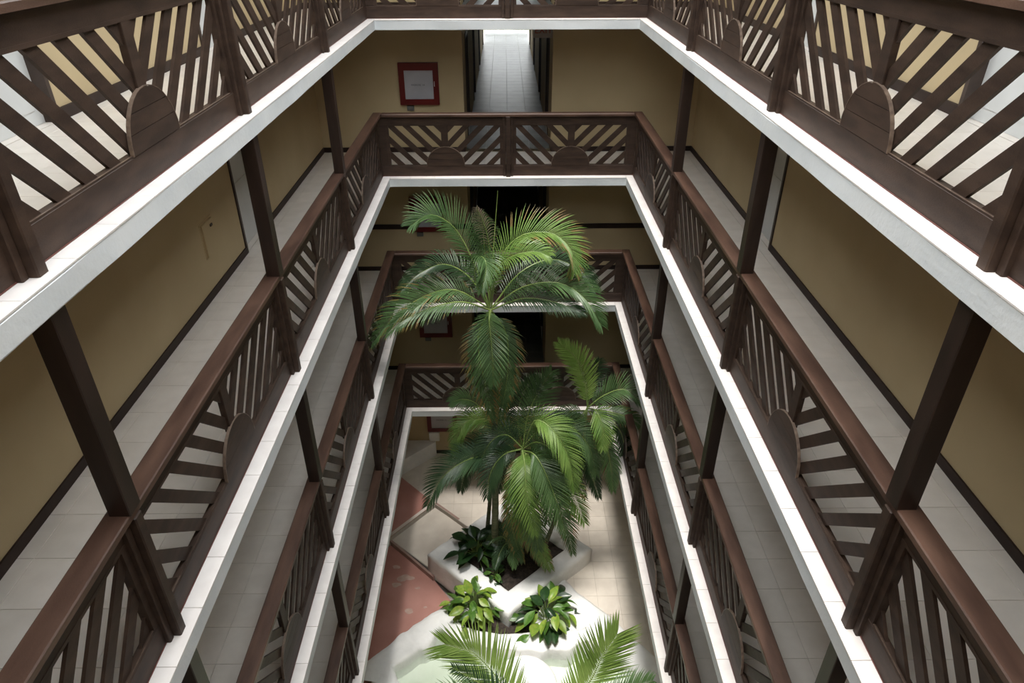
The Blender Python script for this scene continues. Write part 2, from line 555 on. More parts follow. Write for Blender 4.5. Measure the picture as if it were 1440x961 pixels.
# ------------------------------------------------------------------ corridor behind the back wall
for n in (1, 2, 3, 4):
    z = LV[n]
    hf = structure(MB().box(HX0 - 0.1, HX1 + 0.1, WY, HEND + 0.3, z - TH, z - 0.007).build('floor', M['grout']),
                   'dark glossy tiled floor of the corridor behind the %s' % DESC[n])
    lay(hf, HX0, HX1, WY, HEND + 0.3 if n >= 3 else 19.5, z, M['halltile'])
    if n < 3:
        MB().box(HX0, HX1, 19.5, HEND + 0.3, z - 0.007, z - 0.001).build('floor_beyond', M['halltile'], hf)
    dl = [(15.75, 16.75), (19.4, 20.4), (23.6, 24.6), (27.8, 28.8)]
    hh = [(a, b, z, z + 2.1) for a, b in dl]
    for sgn, x0, x1, sd in ((-1, HX0 - 0.1, HX0, 'left'), (1, HX1, HX1 + 0.1, 'right')):
        holes_wall('wall_corridor_%s' % sd, 'x', x0, x1, WY + 0.2, 29.4, z, z + 2.45, hh, M['wall'])
        for a, b in dl:
            dn += 1
            u = lambda p, q: sorted((sgn * p + (x0 if sgn < 0 else x1) - sgn * 0.1, sgn * q + (x0 if sgn < 0 else x1) - sgn * 0.1))
            base = x1 if sgn < 0 else x0
            xs = lambda p, q: sorted((base + sgn * p, base + sgn * q))
            do = structure(MB().box(*xs(0.05, 0.09), a, b, z + 0.003, z + 2.1).build('door_%d' % dn, M['darkdoor']),
                           'dark wooden door in the %s wall of the corridor behind the %s' % (sd, DESC[n]))
            c = MB()
            c.box(*xs(-0.015, 0.05), a - 0.06, a + 0.02, z, z + 2.1)
            c.box(*xs(-0.015, 0.05), b - 0.02, b + 0.06, z, z + 2.1)
            c.box(*xs(-0.015, 0.05), a, b, z + 2.04, z + 2.14)
            c.build('door_casing', M['darkdoor'], do)
    structure(MB().box(HX0 - 0.1, HX1 + 0.1, WY + 0.2, 29.4, z + 2.45, z + 2.5).build('ceiling', M['white']))
    if n < 3:  # unseen dark panel added to keep end light off the corridor floor
        dn += 1
        structure(MB().box(HX0, HX1, 26.0, 26.1, z + 0.002, z + 2.44).build('door_%d' % dn, M['darkdoor']),
                  'added dark panel blocking light at the unseen far end of the corridor behind the %s' % DESC[n])
    # balustrade at the corridor's far end
    if n == 3:
        r = link('corridor_balustrade', None, None, (0, HEND - 0.05, z))
        tag(r, 'small white balustrade at the bright far end of the corridor', 'balustrade')
        MB().box(HX0, HX1, -0.03, 0.03, 0.92, 0.98).build('top_rail', M['white'], r)
        MB().box(HX0, HX1, -0.025, 0.025, 0.06, 0.11).build('bottom_rail', M['white'], r)
        me = MB().box(-0.03, 0.03, -0.02, 0.02, 0.11, 0.92).mesh('baluster', M['white'])
        for i in range(15):
            link('baluster', me, r, (HX0 + 0.06 + i * (HX1 - HX0 - 0.12) / 14, 0, 0))
        for x in (HX0 + 0.03, HX1 - 0.03):
            MB().box(x - 0.03, x + 0.03, -0.03, 0.03, 0, 0.06).build('foot', M['white'], r)

# ------------------------------------------------------------------ railings
# run-local frame: x along the run, y away from the void (0 = face), z up from the gallery floor
Z0, Z1, ZT = 0.20, 0.950, 1.13


def clip(poly, a, b, c):
    """keep a*x+b*z<=c"""
    out = []
    for i in range(len(poly)):
        p, q = poly[i], poly[(i + 1) % len(poly)]
        dp, dq = a * p[0] + b * p[1] - c, a * q[0] + b * q[1] - c
        if dp <= 0:
            out.append(p)
        if dp * dq < 0:
            t = dp / (dp - dq)
            out.append((p[0] + (q[0] - p[0]) * t, p[1] + (q[1] - p[1]) * t))
    return out


def ccw(poly):
    s = sum(poly[i][0] * poly[(i + 1) % len(poly)][1] - poly[(i + 1) % len(poly)][0] * poly[i][1] for i in range(len(poly)))
    return poly if s > 0 else poly[::-1]


def panel_meshes(x0, x1, wood):
    """fan-shaped railing panel between x0 and x1 (inner faces of the posts)"""
    st = 0.055
    fr = MB()
    o = [(x0, Z0 - 0.02), (x1, Z0 - 0.02), (x1, Z1 + 0.02), (x0, Z1 + 0.02)]
    i_ = [(x0 + st, Z0 + 0.008), (x1 - st, Z0 + 0.008), (x1 - st, Z1 - 0.004), (x0 + st, Z1 - 0.004)]
    for y_ in (-0.003, 0.055):
        fr.v += [(p[0], y_, p[1]) for p in o + i_]
    for k in range(4):
        j = (k + 1) % 4
        fr.f += [(k, j, 4 + j, 4 + k), (8 + j, 8 + k, 12 + k, 12 + j), (4 + k, 4 + j, 12 + j, 12 + k), (j, k, 8 + k, 8 + j)]
        fr.m += [0] * 4
    frame = fr.mesh('panel', wood)
    a, b = x0 + st, x1 - st
    c = (a + b) / 2
    R = 0.358
    kids = []
    per = 0.288
    for side in (-1, 1):
        half = [(c, Z0 - 0.012), (a if side < 0 else b, Z0 - 0.012), (a if side < 0 else b, Z1 + 0.004), (c, Z1 + 0.004)]
        k = 0
        while True:
            dt = 0.135 + per * k
            k += 1
            if dt - 0.075 - (Z1 - Z0) > (b - a) / 2:
                break
            # distance from centre d = side*(x-c);  band: |d - (dt - (Z1 - z))| <= 0.074
            pl = clip(half, side, -1, dt - Z1 + side * c + 0.067)
            pl = clip(pl, -side, 1, -(dt - Z1 + side * c - 0.067)) if pl else pl
            if len(pl) < 3:
                continue
            if all(math.hypot(p[0] - c, p[1] - Z0) < R - 0.03 for p in pl):
                continue
            ar = abs(sum(pl[i][0] * pl[(i + 1) % len(pl)][1] - pl[(i + 1) % len(pl)][0] * pl[i][1] for i in range(len(pl)))) / 2
            if ar < 0.002:
                continue
            kids.append(('slat', MB().prism(ccw(pl), 0.018, 0.042).mesh('slat', wood)))
    kids.append(('mullion', MB().bbox(c - 0.062, c + 0.062, -0.002, 0.05, Z0 + R - 0.06, Z1 + 0.005, 0.004).mesh('mullion', wood)))
    zz = [0.0, 0.122, 0.240, R]
    for i in range(3):
        lo, hi = zz[i] + (0.002 if i else 0), zz[i + 1] - (0.002 if i < 2 else 0)
        pr = []
        for s_ in range(7):
            h = lo + (hi - lo) * s_ / 6
            pr.append((c + math.sqrt(max(R * R - h * h, 0)), Z0 + h))
        pl = pr + [(2 * c - p[0], p[1]) for p in pr[::-1]]
        if abs(pl[6][0] - pl[7][0]) < 1e-4:
            pl.pop(7)
        kids.append(('half_round_plank', MB().prism(ccw(pl), -0.012, 0.012).mesh('half_round_plank', wood)))
    rim = MB()
    for s_ in range(18):
        a0, a1 = math.pi * s_ / 18, math.pi * (s_ + 1) / 18
        q = [(c + r * math.cos(t), Z0 + r * math.sin(t)) for r, t in ((R + 0.0005, a0), (R + 0.006, a0), (R + 0.006, a1), (R + 0.0005, a1))]
        rim.prism(ccw(q), -0.014, 0.012)
    kids.append(('half_round_rim', rim.mesh('half_round_rim', M['edge'])))
    return frame, kids


def railing(name, label, loc, rz, posts, ends, wood, rail):
    """posts: run coordinates of the posts between ends; ends=(start,end)"""
    root = link('balustrade', None, None, loc, rz)
    tag(root, label, 'balustrade', 'dark wooden balustrades around the void')
    s, e = ends
    mi = 0.0
    # handrail cap, with mitred looking inner ends
    MB().bbox(s + CAP_S[name][0], e + CAP_S[name][1], -0.075, 0.085, 1.122, 1.170, 0.008).build('handrail', rail, root)
    MB().bbox(s + BRD[name][0], e + BRD[name][1], 0.0, 0.06, Z1 - 0.004, 1.124, 0.004).build('top_board', wood, root)
    b = MB()
    b.bbox(s + BRD[name][0], e + BRD[name][1], -0.006, 0.06, 0.0, Z0, 0.006)
    b.build('bottom_board', wood, root)
    MB().box(s + BRD[name][0], e + BRD[name][1], -0.011, -0.002, 0.0, 0.007).build('painted_line', M['redline'], root)
    MB().box(s + BRD[name][0], e + BRD[name][1], 0.0, 0.010, Z0 - 0.002, Z0 + 0.008).build('lit_sill_edge', M['edge'], root)  # paler strip paints the light caught on the bottom board's top lip
    pm = MB()
    pm.bbox(-0.042, 0.042, -0.088, 0.07, 0.001, 1.123, 0.008)
    pm.bbox(-0.096, -0.044, -0.040, 0.066, 0.001, 1.123, 0.006)
    pm.bbox(0.044, 0.096, -0.040, 0.066, 0.001, 1.123, 0.006)
    pme = pm.mesh('post', wood)
    for x in posts:
        link('post', pme, root, (x, 0, 0))
    return root


CAP_S = {'left': (0, 0.085), 'right': (-0.085, 0), 'back': (0.077, -0.077)}
BRD = {'left': (0, 0.0), 'right': (0.0, 0), 'back': (0.0, 0.0)}
cache = {}


def add_panels(root, spans, wood, key):
    for i, (a, b) in enumerate(spans):
        k = (key, round(b - a, 3))
        if k not in cache:
            cache[k] = panel_meshes(0, b - a, wood)
        fr, kids = cache[k]
        p = link('panel', fr, root, (a, 0, 0))
        for nm, me in kids:
            link(nm, me, p)


CORNER = 0.13
for n in (4, 3, 2, 1):
    z = LV[n]
    ny = 4 if n >= 3 else 3
    py = POSTS_Y[:ny]
    end = py[-1] - 0.05
    # left: run x = world +y, origin at y=0
    root = railing('left', 'dark brown fan-slatted wooden balustrade along the left side of the %s' % DESC[n],
                   (-FX, 0, z), math.pi / 2, py, (end, FY), M['wood_y'], M['rail'])
    MB().bbox(FY - CORNER, FY - 0.001, 0.0, 0.055, Z0 - 0.002, Z1 - 0.003, 0.003).build('corner_post', M['wood_y'], root)
    ys = [FY - CORNER + 0.096] + py
    add_panels(root, [(ys[i + 1] + 0.096, ys[i] - 0.096) for i in range(len(py))], M['wood_y'], 'y')
    # right: run x = world -y
    root = railing('right', 'dark brown fan-slatted wooden balustrade along the right side of the %s' % DESC[n],
                   (FX, 0, z), -math.pi / 2, [-y for y in py], (-FY, -end), M['wood_y'], M['rail'])
    MB().bbox(-FY + 0.001, -FY + CORNER, 0.0, 0.055, Z0 - 0.002, Z1 - 0.003, 0.003).build('corner_post', M['wood_y'], root)
    add_panels(root, [(-ys[i] + 0.096, -ys[i + 1] - 0.096) for i in range(len(py))], M['wood_y'], 'y')
    # back
    root = railing('back', 'dark brown two-panel wooden balustrade across the back of the %s' % DESC[n],
                   (0, FY, z), 0, [0.004], (-FX, FX), M['wood'], M['rail_x'])
    for sx in (-1, 1):
        x0, x1 = sorted((sx * (FX - 0.0), sx * (FX - CORNER)))
        MB().bbox(x0, x1, 0.0, 0.055, Z0 - 0.002, Z1 - 0.003, 0.003).build('corner_post', M['wood'], root)
    add_panels(root, [(-FX + CORNER, -0.092), (0.1, FX - CORNER)], M['wood'], 'x')

# house across the street, seen through the corridor's open end
structure(MB().box(-9, 9, 41, 41.5, -0.5, 9.6).build('wall_across', mat('across', (0.30, 0.30, 0.16), (0.50, 0.46, 0.34), 0.8, 0.8, world=True)))

# slender columns from handrail to the slab above
cme = MB().bbox(-0.067, 0.067, -0.067, 0.067, 0, H - 1.170 - TH + 0.001, 0.006)
cme = cme.mesh('column', M['column'])
order = {9.625: 'farthest from the camera', 6.366: 'middle one of the row', 3.107: 'nearest to the camera'}
for n in (3, 2, 1):
    for sgn, sd in ((-1, 'left'), (1, 'right')):
        for y in POSTS_Y[:3]:
            if n == 1 and y < 4:
                continue
            w = order[y]
            if n == 1:
                w = {9.625: 'farther one of the two', 6.366: 'nearer one of the two'}[y]
            o = link('column', cme, None, (sgn * (FX - 0.019), y, LV[n] + 1.170))
            tag(o, 'dark square wooden column on the %s handrail of the %s, %s' % (sd, DESC[n], w), 'column',
                'wooden columns standing on the handrails')

# ------------------------------------------------------------------ things on the walls


def text_mesh(name, body, size, m, depth=0.002):
    cu = bpy.data.curves.new(name, 'FONT')
    cu.body = body
    cu.size = size
    cu.align_x = 'CENTER'
    cu.align_y = 'CENTER'
    cu.extrude = depth
    cu.resolution_u = 2
    ob = bpy.data.objects.new(name, cu)
    COL.objects.link(ob)
    dg = bpy.context.evaluated_depsgraph_get()
    me = bpy.data.meshes.new_from_object(ob.evaluated_get(dg))
    bpy.data.objects.remove(ob)
    me.materials.clear()
    me.materials.append(m)
    me.name = name
    return me


txt = text_mesh('lettering', 'FIREHOSE  1A', 0.045, M['ink'])
LAB = {3: 'red framed fire cabinet on the back wall of the second gallery, fully visible',
       2: 'red framed fire cabinet on the back wall of the third gallery, behind palm frond',
       1: 'red framed fire cabinet on the back wall of the lowest gallery, behind palm crown',
       0: 'red framed fire cabinet on the ground floor back wall above a white box'}
LAB2 = {3: 'small dark grey box under the fire cabinet of the second gallery',
        2: 'small dark grey box under the fire cabinet of the third gallery',
        1: 'small dark grey box under the fire cabinet of the lowest gallery'}
for n in (3, 2, 1, 0):
    z = LV[n] + (0.98 if n else 0.80)
    r = link('fire_cabinet', None, None, (-1.765, WY, z))
    tag(r, LAB[n], 'cabinet', 'red fire cabinets on the back wall')
    w, h, t = 0.395, 0.80, 0.11
    f = MB()
    f.box(-w, -w + t, -0.09, 0, 0, h)
    f.box(w - t, w, -0.09, 0, 0, h)
    f.box(-w + t, w - t, -0.09, 0, 0, t)
    f.box(-w + t, w - t, -0.09, 0, h - t - .03, h)
    f.build('frame', M['red'], r)
    MB().box(-w + t, w - t, -0.07, -0.05, t, h - t - .03).build('door_panel', M['panel'], r)
    hd = MB().tube([(w - 0.085, -0.09, 0.36), (w - 0.085, -0.115, 0.38), (w - 0.085, -0.115, 0.43), (w - 0.085, -0.09, 0.45)], [0.008] * 4, 6)
    hd.build('handle', M['metal'], r)
    t_ = link('lettering', txt, r, (-0.02, -0.0725, 0.38))
    t_.rotation_euler = (math.pi / 2, 0, 0)
    if n:
        bx = MB().bbox(-0.07, 0.07, -0.06, 0, -0.09, 0, 0.006).build('wall_box', M['greybox'], None, loc=(-1.97, WY, z - 0.03))
        tag(bx, LAB2[n], 'box')
    else:
        bx = MB().bbox(-0.135, 0.135, -0.12, 0, -0.27, 0, 0.01).build('wall_box', M['white'], None, loc=(-2.0, WY, z - 0.02))
        tag(bx, 'small white box on the ground floor wall below the fire cabinet', 'box')

# exit sign hanging in the corridor mouth
r = link('exit_sign', None, None, (0.70, WY + 0.12, LV[3] + 2.20))
tag(r, 'small exit sign with red letters at the top right of the corridor mouth', 'sign')
MB().box(-0.19, 0.19, -0.012, 0.012, 0, 0.25).build('plate', M['sign'], r)
t_ = link('lettering', text_mesh('exit_lettering', 'EXIT', 0.17, M['signred']), r, (0.01, -0.0135, 0.135))
t_.rotation_euler = (math.pi / 2, 0, 0)

# painted access panel on the left wall
c0 = (-WX, 7.55, LV[3] + 1.02)
r = link('access_panel', None, None, (-WX, 8.36, LV[3] + 0.52))
tag(r, 'small yellow painted access panel on the left wall of the second gallery', 'panel')
MB().bbox(0, 0.03, -0.17, 0.17, 0, 0.42, 0.002).build('cover', M['wall'], r)
MB().box(0.0, 0.006, -0.19, 0.19, -0.02, 0.44).build('frame', M['wall'], r)
MB().box(0.03, 0.045, 0.06, 0.12, 0.33, 0.36).build('latch', M['casing'], r)

# ------------------------------------------------------------------ ground floor
G1 = -0.13      # middle landing
G2 = -0.26      # lower red floor
A = Vector((-2.80, 11.64))
B_ = Vector((-1.86, 12.70))
PL, PF, PR, PB = Vector((-1.845, 10.72)), Vector((-0.05, 9.14)), Vector((1.83, 10.84)), Vector((0.03, 12.50))

d45 = Vector((0.664, 0.748))
left_end = A - d45 * 1.6                      # strip 1 carried on under the gallery
polyA = [(-WX, WY), (-WX, 10.45), tuple(A), tuple(B_), (-0.95, 11.85), (1.2, 9.9), (2.35, 8.75), (WX, 7.3), (WX, WY)]
base = MB()
base.prism(ccw(polyA), -0.5, -0.012, 'z')
gf = structure(base.build('floor', M['grout']), 'cream tiled court floor on the right and behind the planter')


def inside(poly, x, y):
    c = False
    for i in range(len(poly)):
        x0, y0 = poly[i]
        x1, y1 = poly[i - 1]
        if (y0 > y) != (y1 > y) and x < (x1 - x0) * (y - y0) / (y1 - y0) + x0:
            c = not c
    return c


def clip_convex(poly, cl):
    out = poly
    cl = ccw(cl)
    for i in range(len(cl)):
        (ax, ay), (bx, by) = cl[i], cl[(i + 1) % len(cl)]
        a, b = by - ay, -(bx - ax)
        out = clip(out, a, b, a * ax + b * ay)
        if len(out) < 3:
            return []
    return out


def lay_poly(parent, region, z, m, xph=0.0, yph=10.36, rot=0.0, name='tile', pitch=P):
    """tiles clipped to a convex region (plan)"""
    region = [tuple(p) for p in region]
    c, s = math.cos(rot), math.sin(rot)
    loc = [(p[0] * c + p[1] * s, -p[0] * s + p[1] * c) for p in region]
    x0, x1 = min(p[0] for p in loc), max(p[0] for p in loc)
    y0, y1 = min(p[1] for p in loc), max(p[1] for p in loc)
    i0, i1 = math.floor((x0 - xph) / pitch), math.ceil((x1 - xph) / pitch)
    j0, j1 = math.floor((y0 - yph) / pitch), math.ceil((y1 - yph) / pitch)
    g = 0.0025
    for i in range(i0, i1):
        for j in range(j0, j1):
            a, b = xph + i * pitch, yph + j * pitch
            q = [(a + g, b + g), (a + pitch - g, b + g), (a + pitch - g, b + pitch - g), (a + g, b + pitch - g)]
            cut = clip_convex(q, loc)
            if len(cut) < 3:
                continue
            ar = abs(sum(cut[k][0] * cut[(k + 1) % len(cut)][1] - cut[(k + 1) % len(cut)][0] * cut[k][1] for k in range(len(cut)))) / 2
            if ar < 0.004:
                continue
            if ar > (pitch - 2 * g) ** 2 - 1e-4 and rot == 0:
                link(name, tile_mesh(pitch, pitch, m), parent, (a, b, z))
                continue
            w = [(p[0] * c - p[1] * s, p[0] * s + p[1] * c) for p in cut]
            ox, oy = w[0]
            MB().prism(ccw([(p[0] - ox, p[1] - oy) for p in w]), -0.012, 0, 'z').build(name, m, parent, loc=(ox, oy, z))


red_corner = Vector((-2.12, 12.96))
# cream tiles: right-hand strip, behind planter, and the wedge left of it
lay_poly(gf, [(1.84, 9.28), (2.35, 8.77), (WX, 7.32), (WX, WY), (1.84, WY)], 0, M['gtile'])
lay_poly(gf, [(-0.95, 11.85), (1.2, 9.9), (1.84, 9.28), (1.84, WY), (-0.95, WY)], 0, M['gtile'])
lay_poly(gf, [(-3.46, WY), (-3.3, 14.15), (-1.90, 12.72), (-0.95, 11.87), (-0.95, WY)], 0, M['gtile'])
# red cement of the upper landing
rf = structure(MB().prism(ccw([(-WX, WY), (-WX, 10.5), tuple(A + Vector((0, .03))), tuple(B_ + Vector((-0.03, 0.03))), (-3.32, 14.17), (-3.48, WY)]), -0.02, 0.0, 'z')
               .build('floor', M['redfloor']), 'upper red cement floor patch at the left behind the step')
# middle landing (cream) between the two steps
mid = [tuple(A), tuple(B_), (-1.25, 12.1), (-1.0, 11.75), tuple(PL + Vector((0.1, 0.1)))]
ml = structure(MB().prism(ccw([(-2.80, 11.63), (-1.88, 12.71), (-1.2, 12.15), (-0.9, 11.6), (-1.75, 10.72)]), -0.5, G1 - 0.012, 'z').build('floor', M['grout']),
               'cream landing between the two diagonal steps')
MB().prism(ccw([(-2.80, 11.64), (-1.88, 12.69), (-1.2, 12.12), (-1.0, 11.7), (-1.78, 10.76)]), G1 - 0.012, G1, 'z').build('landing_surface', M['gtile'], ml)
# steps: white nosing and brownish risers


def bar(p, q, w, z0, z1):
    p, q = Vector(p[:2]), Vector(q[:2])
    t = (q - p).normalized()
    nn = Vector((-t.y, t.x)) * w
    return MB().prism(ccw([tuple(p), tuple(q), tuple(q + nn), tuple(p + nn)]), z0, z1, 'z')


s1 = link('trim_6', bar(left_end, B_, 0.07, G1 - 0.02, 0.012).mesh('trim_6', M['riser']))
structure(s1, 'diagonal step with pale nosing above the cream landing')
bar(left_end, B_, 0.075, 0.012, 0.024).build('nosing', M['nosing'], s1)
s2 = link('trim_7', bar((-1.25, 12.14), B_, -0.05, G1 - 0.02, 0.006).mesh('trim_7', M['riser']))  # brown here puts the riser's shadow into its colour
structure(s2, 'short diagonal riser running down to the planter')
s3 = link('trim_8', bar((-2.80, 11.64), (-1.70, 10.58), -0.05, G2 - 0.02, G1 + 0.004).mesh('trim_8', M['riser']))
structure(s3, 'diagonal riser between cream landing and lower red floor')
# lower red floor
lf = structure(MB().prism(ccw([(-WX, 10.42), (-2.80, 11.64), (-1.75, 10.62), (-1.0, 9.6), (-3.4, 7.6), (-WX, 7.4)]), -0.5, G2, 'z')
               .build('floor', M['redfloor']), 'lower red cement floor left of the pond')
for (cx, cy, r0) in ((-2.35, 10.62, 0.16), (-2.55, 10.45, 0.09), (-2.2, 9.75, 0.10), (-2.05, 10.35, 0.06), (-1.85, 9.85, 0.04), (-2.62, 10.95, 0.08)):
    mb = MB()
    k = 22
    ps = []
    for i in range(k):
        an = 2 * math.pi * i / k
        rr = r0 * (0.62 + 0.5 * noise.noise(Vector((math.cos(an) * 0.9 + cx * 5, math.sin(an) * 0.9, cy))))
        ps.append((cx + 1.5 * rr * math.cos(an), cy + rr * math.sin(an)))
    mb.prism(ccw(ps), G2, G2 + 0.0015, 'z')
    mb.build('worn_patch', M['stain'], lf)
# ground under everything
structure(MB().box(-WX, WX, BY, WY, -0.9, -0.5).build('floor', M['grout']))
structure(MB().box(-WX, WX, BY, 6.2, -0.5, -0.002).build('floor', M['gtile']))

# white parapet block in the back left corner
r = link('parapet_block', MB().prism([(-3.85, 12.78), (-1.98, 14.52), (-1.98, 14.60), (-3.85, 14.60)], 0.002, 0.46, 'z').mesh('parapet_block', M['rough']))
tag(r, 'low white diagonal parapet block in the back left corner of the ground floor', 'parapet')


# ------------------------------------------------------------------ planter


def rough_mesh(name, mb, mt, parent=None, amp=0.012, freq=5.0, cuts=3, smooth=True):
    import bmesh
    me = mb.mesh(name, mt)
    bm = bmesh.new()
    bm.from_mesh(me)
    bmesh.ops.remove_doubles(bm, verts=bm.verts, dist=1e-4)
    bmesh.ops.recalc_face_normals(bm, faces=bm.faces)
    bmesh.ops.triangulate(bm, faces=[f for f in bm.faces if len(f.verts) > 4])
    for _ in range(cuts):
        es = [e for e in bm.edges if e.calc_length() > 0.14]
        bmesh.ops.subdivide_edges(bm, edges=es, cuts=1, use_grid_fill=True)
    bm.normal_update()
    for v in bm.verts:
        d = noise.noise(v.co * freq) + 0.5 * noise.noise(v.co * freq * 2.7)
        v.co += v.normal * d * amp
    bm.to_mesh(me)
    bm.free()
    me.polygons.foreach_set('use_smooth', [smooth] * len(me.polygons))
    return link(name, me, parent)


TOPZ = 0.44
corners = [PL, PF, PR, PB]
cen = (PL + PF + PR + PB) / 4
inner = [cen + (p - cen) * 0.70 for p in corners]
inner[0] = Vector((-1.22, 10.78))
inner[1] = Vector((-0.05, 9.72))
inner[2] = Vector((1.24, 10.86))
inner[3] = Vector((0.02, 11.95))
planter = link('planter', None, None, (0, 0, 0))
tag(planter, 'large white rough plastered diamond-shaped planter holding the palms', 'planter')
mb = MB()
for i in range(4):
    j = (i + 1) % 4
    o0, o1, i0, i1 = corners[i], corners[j], inner[i], inner[j]
    n0 = len(mb.v)
    c0_ = [(o0, G2 - .02, 1.0), (o0, TOPZ - 0.05, 1), (o0 + (i0 - o0) * 0.10, TOPZ, 1), (i0 + (o0 - i0) * .1, TOPZ, 1), (i0, TOPZ - 0.04, 1), (i0, -0.1, 1)]
    c1_ = [(o1, G2 - .02, 1.0), (o1, TOPZ - 0.05, 1), (o1 + (i1 - o1) * 0.10, TOPZ, 1), (i1 + (o1 - i1) * .1, TOPZ, 1), (i1, TOPZ - 0.04, 1), (i1, -0.1, 1)]
    for k in range(6):
        mb.v.append((c0_[k][0].x, c0_[k][0].y, c0_[k][1]))
        mb.v.append((c1_[k][0].x, c1_[k][0].y, c1_[k][1]))
    for k in range(5):
        a = n0 + 2 * k
        mb.f.append((a, a + 1, a + 3, a + 2))
        mb.m.append(0)
rough_mesh('wall_ring', mb, M['rough'], planter, 0.016, 3.5, 4)
sm = MB()
n0 = 0
gx = 18
for i in range(gx):
    for j in range(gx):
        u, v = i / (gx - 1), j / (gx - 1)
        p = (inner[0] * (1 - u) + inner[1] * u) * (1 - v) + (inner[3] * (1 - u) + inner[2] * u) * v
        sm.v.append((p.x, p.y, TOPZ - 0.13 + 0.04 * noise.noise(Vector((p.x * 4, p.y * 4, 1)))))
for i in range(gx - 1):
    for j in range(gx - 1):
        a = i * gx + j
        sm.f.append((a, a + gx, a + gx + 1, a + 1))
        sm.m.append(0)
sm.build('soil', M['soil'], planter, smooth=True)

# ------------------------------------------------------------------ pond
RZ = 0.12        # top of the pond rim


def rim(name, outer, innr, z_out, z_top, z_in, parent, mt, amp=0.02):
    """rounded rough rim swept between two plan polylines"""
    mb = MB()
    k = 14
    rows = []
    for t in range(len(outer)):
        o, i_ = Vector(outer[t]), Vector(innr[t])
        row = []
        prof = [(0.0, z_out), (0.0, z_top - 0.05), (0.06, z_top - 0.012), (0.25, z_top), (0.5, z_top + 0.006), (0.78, z_top - 0.002),
                (0.94, z_top - 0.02), (1.0, z_top - 0.07), (1.0, z_in)]
        for f_, zz in prof:
            p = o + (i_ - o) * f_
            row.append((p.x, p.y, zz))
        rows.append(row)
    for r_ in rows:
        mb.v += r_
    w = len(rows[0])
    for t in range(len(rows) - 1):
        for q in range(w - 1):
            a = t * w + q
            mb.f.append((a, a + 1, a + w + 1, a + w))
            mb.m.append(0)
    return rough_mesh(name, mb, mt, parent, amp, 4.5, 1)


def resample(pts, n, wob=0.0, seed=0):
    pts = [Vector(p[:2]) for p in pts]
    Ls = [0]
    for i in range(1, len(pts)):
        Ls.append(Ls[-1] + (pts[i] - pts[i - 1]).length)
    out = []
    for k in range(n):
        s = Ls[-1] * k / (n - 1)
        i = max(j for j in range(len(pts)) if Ls[j] <= s + 1e-9)
        i = min(i, len(pts) - 2)
        t = (s - Ls[i]) / (Ls[i + 1] - Ls[i])
        p = pts[i].lerp(pts[i + 1], t)
        p = p + Vector((noise.noise(Vector((s * 3.2, seed, 0))), noise.noise(Vector((s * 3.2, seed, 5))))) * wob
        out.append(p)
    return out


pond = link('pond', None, None, (0, 0, 0))
tag(pond, 'pale green shallow pond with white scalloped plaster rim in front of the planter', 'pond')
zt = 0.10
oz = lambda x, y, z=zt: tuple(on_z(x, y, z))[:2]
o_l = [oz(655, 828), oz(637, 842), oz(590, 872), oz(560, 895), oz(530, 918), oz(505, 935), (-3.4, 8.0)]
i_l = [oz(660, 862), oz(623, 885), oz(608, 900), oz(585, 917), oz(562, 932), oz(552, 938), (-2.45, 7.9)]
rim('left_rim', resample(o_l, 60, 0.07, 1), resample(i_l, 60, 0.11, 2), G2 - 0.02, zt, -0.42, pond, M['rough'])
o_r = [oz(790, 812), oz(820, 838), oz(860, 868), oz(900, 905), oz(935, 935), (3.3, 7.75)]
i_r = [oz(745, 880), oz(800, 900), oz(845, 905), oz(880, 930), oz(915, 965), (2.75, 7.2)]
rim('right_rim', resample(o_r, 44, 0.03, 3), resample(i_r, 44, 0.05, 4), -0.02, zt + .02, -0.42, pond, M['rough'], 0.012)
rim('left_return', resample([(-2.62, 8.28), (-2.75, 7.4), (-2.9, 6.3)], 24, 0.04, 6), resample([oz(552, 938), oz(563, 961), (-2.3, 6.3)], 24, 0.06, 7), -0.42, zt - 0.01, -0.42, pond, M['rough'])
MB().box(-3.6, 3.4, 6.2, 10.0, -0.46, -0.40).build('pond_floor', M['pool'], pond)
wp = MB()
wp.quad((-2.75, 6.25, -0.16), (3.0, 6.25, -0.16), (2.75, 7.9, -0.16), (1.2, 9.0, -0.16), (-1.35, 9.15, -0.16), (-2.5, 8.3, -0.16))
wp.build('water', M['water'], pond)
# pale round fountain base in the middle
mb = MB()
cx, cy = tuple(on_z(738, 962, -0.02))[:2]
rows = [(0.62, -0.40), (0.62, -0.06), (0.585, -0.02), (0.25, 0.01), (0.0, 0.012)]
k = 40
for r_, z_ in rows:
    for i in range(k):
        an = 2 * math.pi * i / k
        mb.v.append((r_ * math.cos(an), r_ * math.sin(an), z_))
for j in range(len(rows) - 1):
    for i in range(k):
        i2 = (i + 1) % k
        mb.f.append((j * k + i, j * k + i2, (j + 1) * k + i2, (j + 1) * k + i))
        mb.m.append(0)
fb = mb.build('fountain_base', M['rough'], None, smooth=True, loc=(cx, cy, 0))
tag(fb, 'round white plinth standing in the pond behind the front palm fronds', 'plinth')

